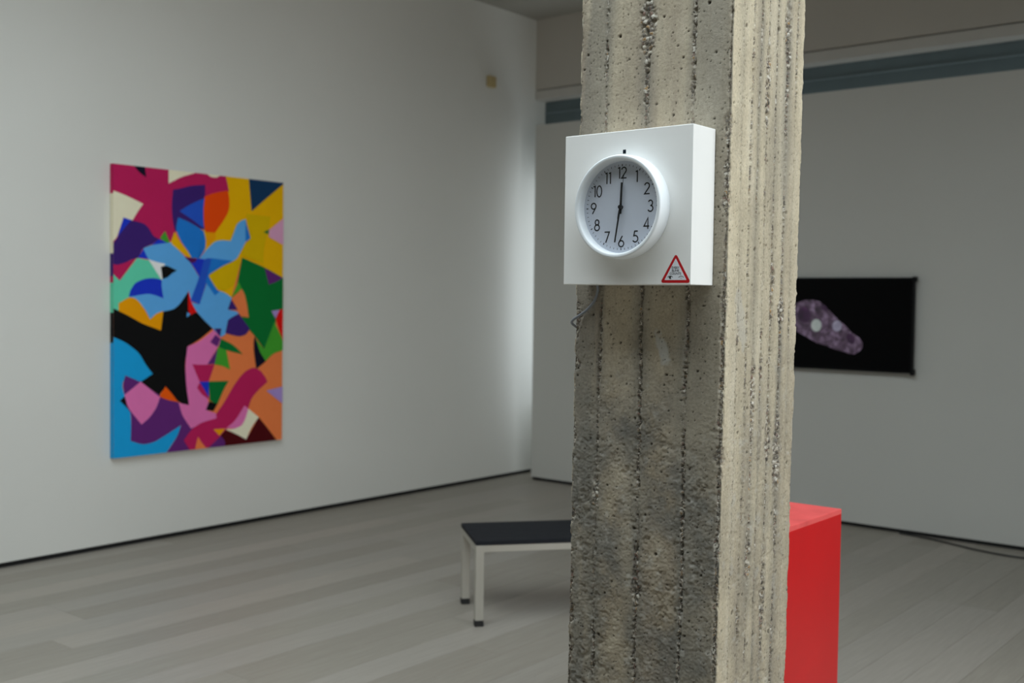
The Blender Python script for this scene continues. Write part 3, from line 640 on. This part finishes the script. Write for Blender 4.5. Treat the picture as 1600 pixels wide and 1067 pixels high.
PATCHES = [
 ('yellow', [0.808,1.863,1.342,1.863,1.342,1.175,1.173,1.249,0.982,1.31,0.895,1.031,0.831,1.066,0.768,1.085,0.698,1.182,0.675,1.357,0.651,1.653]),
 ('magenta', [0.0,1.863,0.845,1.863,0.86,1.813,0.872,1.762,0.805,1.73,0.681,1.7,0.676,1.689,0.551,1.603,0.448,1.456,0.416,1.395,0.362,1.401,0.305,1.38,0.125,1.45,0.091,1.509,0.207,1.628,0.071,1.675,0.005,1.693,0.0,1.693]),
 ('cream', [0.0,1.691,0.005,1.692,0.071,1.675,0.146,1.65,0.211,1.625,0.173,1.576,0.132,1.512,0.071,1.529,0.025,1.402,0.0,1.373]),
 ('cream', [0.397,1.863,0.598,1.863,0.595,1.86,0.491,1.824,0.397,1.773]),
 ('cream', [0.7,1.863,0.704,1.856,0.727,1.846,0.77,1.846,0.797,1.862,0.797,1.863]),
 ('navyblack', [0.224,1.863,0.226,1.838,0.233,1.797,0.186,1.822,0.143,1.863]),
 ('navy', [1.038,1.863,1.342,1.863,1.342,1.853,1.196,1.742,1.063,1.638]),
 ('purple', [0.43,1.736,0.477,1.746,0.573,1.776,0.676,1.789,0.679,1.791,0.679,1.7,0.674,1.473,0.672,1.488,0.551,1.501,0.448,1.46,0.434,1.5,0.423,1.568,0.42,1.644]),
 ('orangered', [0.674,1.711,0.75,1.742,0.862,1.768,0.875,1.716,0.876,1.65,0.857,1.602,0.829,1.561,0.798,1.52,0.759,1.472,0.682,1.471,0.668,1.525,0.665,1.622]),
 ('cobalt', [0.479,1.598,0.536,1.635,0.596,1.666,0.671,1.699,0.674,1.697,0.664,1.621,0.665,1.55,0.671,1.48,0.672,1.492,0.581,1.547]),
 ('blue', [0.47,1.556,0.551,1.532,0.664,1.481,0.671,1.47,0.685,1.416,0.682,1.357,0.629,1.287,0.634,1.29,0.563,1.294,0.552,1.328,0.492,1.395,0.452,1.469,0.459,1.52]),
 ('amber', [0.686,1.468,0.759,1.472,0.767,1.439,0.728,1.398,0.689,1.364]),
 ('yellow', [0.441,1.459,0.47,1.407,0.537,1.34,0.567,1.305,0.57,1.294,0.537,1.302,0.492,1.329,0.405,1.382,0.416,1.395]),
 ('royal', [0.071,1.529,0.132,1.515,0.058,1.434,0.025,1.396]),
 ('magenta', [0.025,1.399,0.0,1.377,0.0,1.282,0.031,1.284,0.058,1.386]),
 ('purple', [0.125,1.515,0.214,1.502,0.249,1.476,0.284,1.422,0.326,1.406,0.27,1.366,0.207,1.341,0.183,1.294,0.18,1.279,0.125,1.264,0.071,1.237,0.024,1.226,0.0,1.233,0.0,1.36,0.001,1.365,0.058,1.441]),
 ('magenta', [0.0,1.233,0.024,1.226,0.078,1.242,0.159,1.275,0.101,1.203,0.044,1.128,0.0,1.166]),
 ('teal', [0.166,1.276,0.249,1.266,0.341,1.151,0.341,1.116,0.228,1.077,0.125,1.001,0.038,0.934,0.0,0.952,0.0,1.168,0.044,1.128]),
 ('royal', [0.173,1.279,0.214,1.342,0.263,1.27]),
 ('royal', [0.263,1.359,0.326,1.406,0.405,1.381,0.333,1.337]),
 ('lime', [0.37,1.46,0.409,1.38,0.376,1.386,0.333,1.412]),
 ('sky', [0.211,1.341,0.263,1.362,0.333,1.375,0.419,1.389,0.419,1.378,0.478,1.336,0.529,1.293,0.57,1.252,0.631,1.167,0.601,1.082,0.575,1.005,0.597,0.94,0.537,1.004,0.478,0.979,0.435,0.947,0.355,0.931,0.306,0.915,0.263,0.878,0.214,0.965,0.105,1.023,0.194,1.045,0.256,1.049,0.305,1.04,0.355,1.019,0.334,1.097,0.344,1.154,0.369,1.192,0.362,1.245,0.249,1.269,0.221,1.318]),
 ('royal', [0.107,1.026,0.118,1.069,0.152,1.117,0.221,1.145,0.291,1.151,0.346,1.14,0.344,1.097,0.359,1.019,0.305,1.037,0.249,1.049,0.18,1.039]),
 ('white', [0.248,1.271,0.305,1.256,0.373,1.246,0.348,1.217,0.351,1.138,0.334,1.152]),
 ('black', [0.339,1.226,0.384,1.235,0.46,1.205,0.42,1.184,0.391,1.158,0.351,1.145]),
 ('black', [0.0,0.952,0.038,0.937,0.118,0.9,0.208,0.853,0.334,0.811,0.348,0.931,0.435,0.947,0.478,0.979,0.515,1.024,0.545,1.066,0.556,1.005,0.545,0.947,0.616,0.929,0.679,0.859,0.615,0.927,0.676,0.869,0.74,0.816,0.646,0.749,0.578,0.714,0.543,0.7,0.522,0.57,0.535,0.439,0.554,0.304,0.475,0.325,0.374,0.435,0.328,0.386,0.192,0.478,0.151,0.459,0.0,0.523]),
 ('amber', [0.036,0.985,0.112,1.026,0.156,1.017,0.194,0.983,0.221,0.94,0.26,0.882,0.306,0.921,0.357,0.937,0.34,0.809,0.208,0.853,0.118,0.9,0.036,0.937]),
 ('red', [0.548,1.078,0.567,1.011,0.616,0.931,0.567,0.911,0.545,0.94]),
 ('sky', [0.538,0.929,0.564,0.915,0.536,0.894]),
 ('cerulean', [-0.0,0.0,-0.0,0.771,0.083,0.737,0.18,0.667,0.233,0.581,0.28,0.527,0.192,0.478,0.082,0.52,0.06,0.464,0.077,0.396,0.123,0.283,0.123,0.101,0.21,0.071,0.305,0.084,0.494,0.181,0.469,0.107,0.382,0.0]),
 ('black', [0.044,0.365,0.078,0.392,0.105,0.305]),
 ('plum', [0.082,0.525,0.192,0.478,0.34,0.375,0.475,0.329,0.538,0.286,0.718,0.163,0.851,0.062,0.855,0.0,0.385,0.0,0.463,0.097,0.495,0.175,0.389,0.122,0.293,0.078,0.21,0.068,0.12,0.101,0.126,0.273,0.1,0.311,0.077,0.401,0.065,0.464]),
 ('pink', [0.077,0.401,0.192,0.48,0.334,0.37,0.307,0.302,0.257,0.242,0.198,0.201,0.1,0.316]),
 ('flame', [0.374,0.439,0.426,0.386,0.471,0.329,0.389,0.348,0.328,0.375]),
 ('pink', [0.541,0.698,0.638,0.731,0.755,0.809,0.815,0.738,0.769,0.672,0.703,0.575,0.639,0.45,0.711,0.325,0.698,0.259,0.773,0.231,0.773,0.192,0.653,0.168,0.57,0.144,0.5,0.24,0.475,0.325,0.555,0.303,0.532,0.439,0.525,0.57]),
 ('magenta', [0.579,0.579,0.638,0.572,0.757,0.57,0.709,0.453,0.638,0.455]),
 ('magenta', [0.638,0.453,0.617,0.417,0.654,0.37,0.717,0.33,0.704,0.367]),
 ('plum', [0.764,0.775,0.805,0.744,0.779,0.691,0.721,0.724]),
 ('plum', [0.783,0.682,0.764,0.574,0.7,0.574]),
 ('purple', [0.746,0.81,0.808,0.821,0.8,0.762]),
 ('lime', [0.785,0.688,0.852,0.667,0.884,0.53,0.821,0.559,0.757,0.57]),
 ('green', [0.808,0.746,0.915,0.7,0.99,0.633,0.862,0.663,0.788,0.688]),
 ('royal', [0.636,0.457,0.711,0.456,0.711,0.345]),
 ('green', [0.709,0.455,0.872,0.451,0.832,0.395,0.781,0.295,0.719,0.323]),
 ('black', [0.714,0.319,0.781,0.298,0.748,0.25,0.687,0.263]),
 ('magenta', [1.088,0.538,1.143,0.513,1.187,0.466,1.207,0.429,1.121,0.37,1.067,0.319,1.035,0.241,0.992,0.199,0.938,0.159,0.849,0.115,0.731,0.0,0.561,0.0,0.513,0.07,0.576,0.141,0.653,0.179,0.773,0.198,0.771,0.229,0.833,0.299,0.916,0.417,0.969,0.476,1.022,0.518]),
 ('orange', [0.602,0.0,0.624,0.085,0.66,0.034,0.693,0.0]),
 ('amber', [0.749,0.124,0.846,0.121,0.799,0.076]),
 ('plum', [0.706,0.0,0.799,0.067,0.842,0.039,0.854,0.0]),
 ('pink', [1.007,0.271,1.042,0.245,1.013,0.171,0.971,0.121,0.917,0.115,0.856,0.125,0.928,0.169]),
 ('cream', [1.04,0.247,1.13,0.18,1.068,0.113,1.022,0.03,0.928,0.08,0.847,0.117,0.917,0.113,0.981,0.129,1.013,0.171]),
 ('maroon', [1.13,0.18,1.212,0.092,1.292,0.0,0.846,0.0,0.842,0.037,0.807,0.078,0.849,0.112,0.939,0.075,1.022,0.03]),
 ('lavender', [1.342,0.264,1.197,0.366,1.342,0.388]),
 ('olive', [0.705,1.179,0.807,1.244,0.918,1.284,0.974,1.3,0.942,1.188,0.911,1.114,0.831,1.073,0.76,1.095]),
 ('olive', [1.014,1.617,1.227,1.611,1.214,1.524,1.185,1.448,1.169,1.372,1.165,1.276,0.982,1.323,0.982,1.364,1.051,1.454]),
 ('sky', [0.629,1.287,0.69,1.356,0.752,1.409,0.806,1.423,0.885,1.422,0.909,1.473,0.933,1.535,0.965,1.563,1.01,1.581,1.02,1.547,1.014,1.425,0.982,1.37,0.934,1.295,0.87,1.273,0.683,1.289]),
 ('blue', [1.01,1.573,1.053,1.448,1.009,1.417]),
 ('cobalt', [0.69,1.295,0.756,1.295,0.691,1.136,0.634,0.981,0.563,1.005,0.63,1.161,0.66,1.278]),
 ('blue', [0.729,1.297,0.91,1.284,0.815,1.244,0.702,1.179,0.776,1.079,0.8,1.072,0.757,1.042,0.683,1.129]),
 ('royal', [0.522,1.292,0.672,1.288,0.667,1.28,0.634,1.17,0.631,1.17,0.574,1.251]),
 ('wine', [0.518,1.297,0.615,1.289,0.597,1.263,0.567,1.259]),
 ('sky', [0.689,1.123,0.757,1.042,0.8,1.074,0.847,1.06,0.896,1.027,0.865,0.946,0.935,0.935,0.956,0.921,0.865,0.874,0.844,0.775,0.807,0.757,0.742,0.816,0.676,0.869,0.615,0.927,0.57,0.995,0.634,0.981]),
 ('green', [0.982,1.311,1.173,1.249,1.342,1.177,1.342,0.94,1.278,0.879,1.27,0.733,1.264,0.854,1.175,0.665,1.097,0.757,1.048,0.802,0.967,0.878,0.96,0.897,1.038,0.892,1.017,0.995,0.977,1.09,0.941,1.128]),
 ('plum', [1.175,1.243,1.341,1.176,1.277,1.145,1.214,1.125]),
 ('lime', [0.952,1.145,0.979,1.092,0.893,1.027]),
 ('orange', [0.977,1.093,1.004,1.055,1.025,0.981,1.039,0.89,0.964,0.909,0.903,1.014]),
 ('purple', [0.864,0.874,0.903,0.897,0.956,0.917,1.05,0.812,1.018,0.772,0.961,0.758,0.888,0.773,0.843,0.785]),
 ('purple', [0.891,1.019,0.945,0.946,0.862,0.946]),
 ('purple', [0.75,0.816,0.81,0.817,0.801,0.759]),
 ('lime', [1.264,0.858,1.339,0.734,1.342,0.732,1.342,0.652,1.339,0.652,1.254,0.631,1.187,0.577,1.131,0.657,1.092,0.748,1.175,0.663]),
 ('red', [1.308,0.948,1.342,0.95,1.342,0.718,1.278,0.879]),
 ('lavender', [1.237,0.938,1.312,0.946,1.274,0.882]),
 ('navyblack', [1.084,0.73,1.095,0.758,1.136,0.648,1.189,0.577,1.107,0.525,1.084,0.659]),
 ('mauve', [1.342,1.607,1.342,1.414,1.275,1.442,1.213,1.466,1.213,1.514]),
 ('green', [1.165,1.498,1.212,1.519,1.206,1.485]),
]

def make_painting():
    PW, PH, PD = 1.342, 1.863, 0.040
    root = empty('abstract_painting', (XL, 3.7467, 0.5825))
    prop(root, 'large abstract canvas of overlapping colourful cut-out shapes on the left wall', 'painting')
    boxes('canvas', 'canvas', [(0.004, PD, 0, PW, 0, PH)], root, 0.002, 2)
    boxes('colour_ground', 'paint_orange', [(PD, PD + 0.0003, 0.0005, PW - 0.0005, 0.0005, PH - 0.0005)], root)
    lift = PD + 0.0004
    for col, fl in PATCHES:
        pts = [(fl[i], fl[i + 1]) for i in range(0, len(fl), 2)]
        # soften the outline: round gentle bends, keep sharp tips
        out = []
        n = len(pts)
        for i in range(n):
            a, p, b = Vector(pts[i - 1]), Vector(pts[i]), Vector(pts[(i + 1) % n])
            if (p - a).length < 1e-6 or (b - p).length < 1e-6: continue
            inner = p.x > 0.004 and p.x < PW - 0.004 and p.y > 0.004 and p.y < PH - 0.004
            if (p - a).angle(b - p) < 0.75 and inner:
                out += [tuple(p + (a - p) * 0.28), tuple(p + (a - p) * 0.08 + (b - p) * 0.08), tuple(p + (b - p) * 0.28)]
            else: out.append(tuple(p))
        lift += 0.00006
        m = prism('colour_patch', 'paint_' + col, out, lambda a, b, c: (lift + c, a, b), 0.00005, root)
    # paint carried round the near edge of the canvas
    for col, z0, z1 in (('cerulean', 0.0, 0.735), ('black', 0.735, 0.925), ('teal', 0.925, 1.115), ('magenta', 1.115, 1.155), ('purple', 1.155, 1.30), ('cream', 1.30, 1.677), ('magenta', 1.677, PH)):
        boxes('edge_patch', 'paint_' + col, [(0.004, PD, -0.0006, 0.0002, z0, z1)], root)
make_painting()

# ------------------------------------------------------------------ television
def make_tv():
    TW, TH = 1.195, 0.674
    xr, z0 = -2.684, 1.1415
    root = empty('television', (xr - TW / 2, YP, z0))
    prop(root, 'black flat television on the back wall showing a purple shape', 'television')
    boxes('housing', 'tv_black', [(-TW / 2, TW / 2, -0.062, -0.018, 0, TH)], root, 0.004)
    boxes('wall_mount', 'tv_black', [(-0.3, 0.3, -0.02, -0.0005, 0.18, 0.5)], root)
    boxes('screen', 'tv_screen', [(-TW / 2 + 0.013, TW / 2 - 0.013, -0.0632, -0.060, 0.013, TH - 0.013)], root)
    for sx in (-1, 1):
        for zz in (0.0, TH):
            boxes('corner_guard', 'tv_black', [(sx * TW / 2 - 0.012, sx * TW / 2 + 0.012, -0.068, -0.018, zz - 0.012, zz + 0.03) if zz == 0 else
                                               (sx * TW / 2 - 0.012, sx * TW / 2 + 0.012, -0.068, -0.018, zz - 0.03, zz + 0.006)], root, 0.004)
    cx = xr - TW / 2
    P = lambda lift: (lambda a, b, c: (a - cx, -0.0634 - lift - c, b - z0))
    blob = [(-3.66, 1.56), (-3.60, 1.615), (-3.536, 1.633), (-3.494, 1.648), (-3.432, 1.652), (-3.37, 1.64), (-3.33, 1.60), (-3.297, 1.578), (-3.255, 1.535), (-3.215, 1.502), (-3.165, 1.462), (-3.123, 1.418), (-3.064, 1.382),
            (-3.038, 1.344), (-3.040, 1.31), (-3.061, 1.286), (-3.1, 1.261), (-3.14, 1.265), (-3.179, 1.277), (-3.25, 1.292), (-3.311, 1.315), (-3.39, 1.335), (-3.456, 1.369), (-3.53, 1.406), (-3.60, 1.44), (-3.65, 1.49)]
    im = prism('screen_image', 'screen_purple', blob, P(0), 0.0002, root)
    im['label'] = 'glowing mottled purple shape on the dark screen'
    el = lambda x, z, a, b, rot=0: [(x + a * math.cos(t) * math.cos(rot) - b * math.sin(t) * math.sin(rot), z + a * math.cos(t) * math.sin(rot) + b * math.sin(t) * math.cos(rot)) for t in [2 * math.pi * k / 24 for k in range(24)]]
    prism('image_spot', 'screen_pale', el(-3.394, 1.464, 0.040, 0.046), P(0.0004), 0.0002, im)
    prism('image_spot', 'screen_lilac', el(-3.234, 1.463, 0.036, 0.040), P(0.0004), 0.0002, im)
    prism('image_spot', 'screen_dark', el(-3.130, 1.372, 0.028, 0.040, 0.5), P(0.0004), 0.0002, im)
    prism('image_spot', 'screen_dark', el(-3.335, 1.595, 0.016, 0.034, 0.8), P(0.0004), 0.0002, im)
    prism('image_spot', 'screen_dark', el(-3.49, 1.54, 0.05, 0.06, 0.3), P(0.0004), 0.0002, im)
make_tv()

# ------------------------------------------------------------------ bench
def make_bench():
    L, Wd, H = 1.30, 0.452, 0.428
    ang = math.atan2(0.780, 0.625)             # along the bench
    root = empty('gallery_bench', (-3.529, 4.042, 0), ang)
    prop(root, 'low bench with black slatted seat and aluminium frame behind the column', 'bench')
    t = 0.042
    n = 5; sw = Wd / n
    for i in range(n):
        boxes('seat_slat', 'bench_black', [(0, L, i * sw + 0.0008, (i + 1) * sw - 0.0008, H - 0.022, H)], root, 0.0015, 1)
    zt = H - 0.0225
    boxes('frame_rail', 'bench_aluminium', [(t, L - t, 0.003, 0.033, zt - 0.034, zt)], root, 0.001, 1)
    boxes('frame_rail', 'bench_aluminium', [(t, L - t, Wd - 0.033, Wd - 0.003, zt - 0.034, zt)], root, 0.001, 1)
    boxes('frame_rail', 'bench_aluminium', [(0.003, 0.033, t, Wd - t, zt - 0.034, zt)], root, 0.001, 1)
    boxes('frame_rail', 'bench_aluminium', [(L - 0.033, L - 0.003, t, Wd - t, zt - 0.034, zt)], root, 0.001, 1)
    for x in (0.001, L - t - 0.001):
        for y in (0.001, Wd - t - 0.001):
            lg = boxes('leg', 'bench_aluminium', [(x, x + t, y, y + t, 0.03, zt)], root, 0.0015, 1)
            boxes('foot', 'rubber_black', [(x - 0.001, x + t + 0.001, y - 0.001, y + t + 0.001, 0.0, 0.030)], lg, 0.002, 1)
make_bench()

# ------------------------------------------------------------------ plinth, sensor, cable
def make_plinth():
    root = empty('plinth', (-1.748, 3.488, 0))
    prop(root, 'bright red painted plinth standing behind the concrete column', 'plinth')
    w = 0.22; H = 0.9
    for sx in (-1, 1): boxes('side_panel', 'plinth_red', [(sx * w - (0.018 if sx > 0 else 0), sx * w + (0 if sx > 0 else 0.018), -w, w, 0.0, H - 0.018)], root, 0.0012, 1)
    for sy in (-1, 1): boxes('end_panel', 'plinth_red', [(-w + 0.018, w - 0.018, sy * w - (0.018 if sy > 0 else 0), sy * w + (0 if sy > 0 else 0.018), 0.0, H - 0.018)], root, 0.0012, 1)
    boxes('top_panel', 'plinth_red_scuffed_lit', [(-w, w, -w, w, H - 0.018, H)], root, 0.0012, 1)
make_plinth()

def make_sensor():
    root = empty('wall_sensor', (XL, 7.410, 3.546))
    prop(root, 'small cream motion sensor high on the left wall near the corner', 'sensor')
    boxes('housing', 'sensor_cream', [(0.0, 0.042, -0.048, 0.048, -0.05, 0.05)], root, 0.010, 3)
    prism('lens', 'sensor_cream', arc(0, -0.012, 0.030, 0.022, 0, 360, 20)[:-1], lambda a, b, c: (0.041 + c, a, b), 0.006, root)
make_sensor()
cb = tube('floor_cable', 'cable_black', [(-2.75, 7.715, 0.006), (-2.52, 7.67, 0.006), (-2.334, 7.60, 0.006), (-2.194, 7.545, 0.006), (-2.022, 7.505, 0.006), (-1.871, 7.505, 0.006), (-1.6, 7.56, 0.006), (-1.2, 7.68, 0.006)], 0.006)
prop(cb, 'black cable lying loose on the floor along the back wall', 'cable')
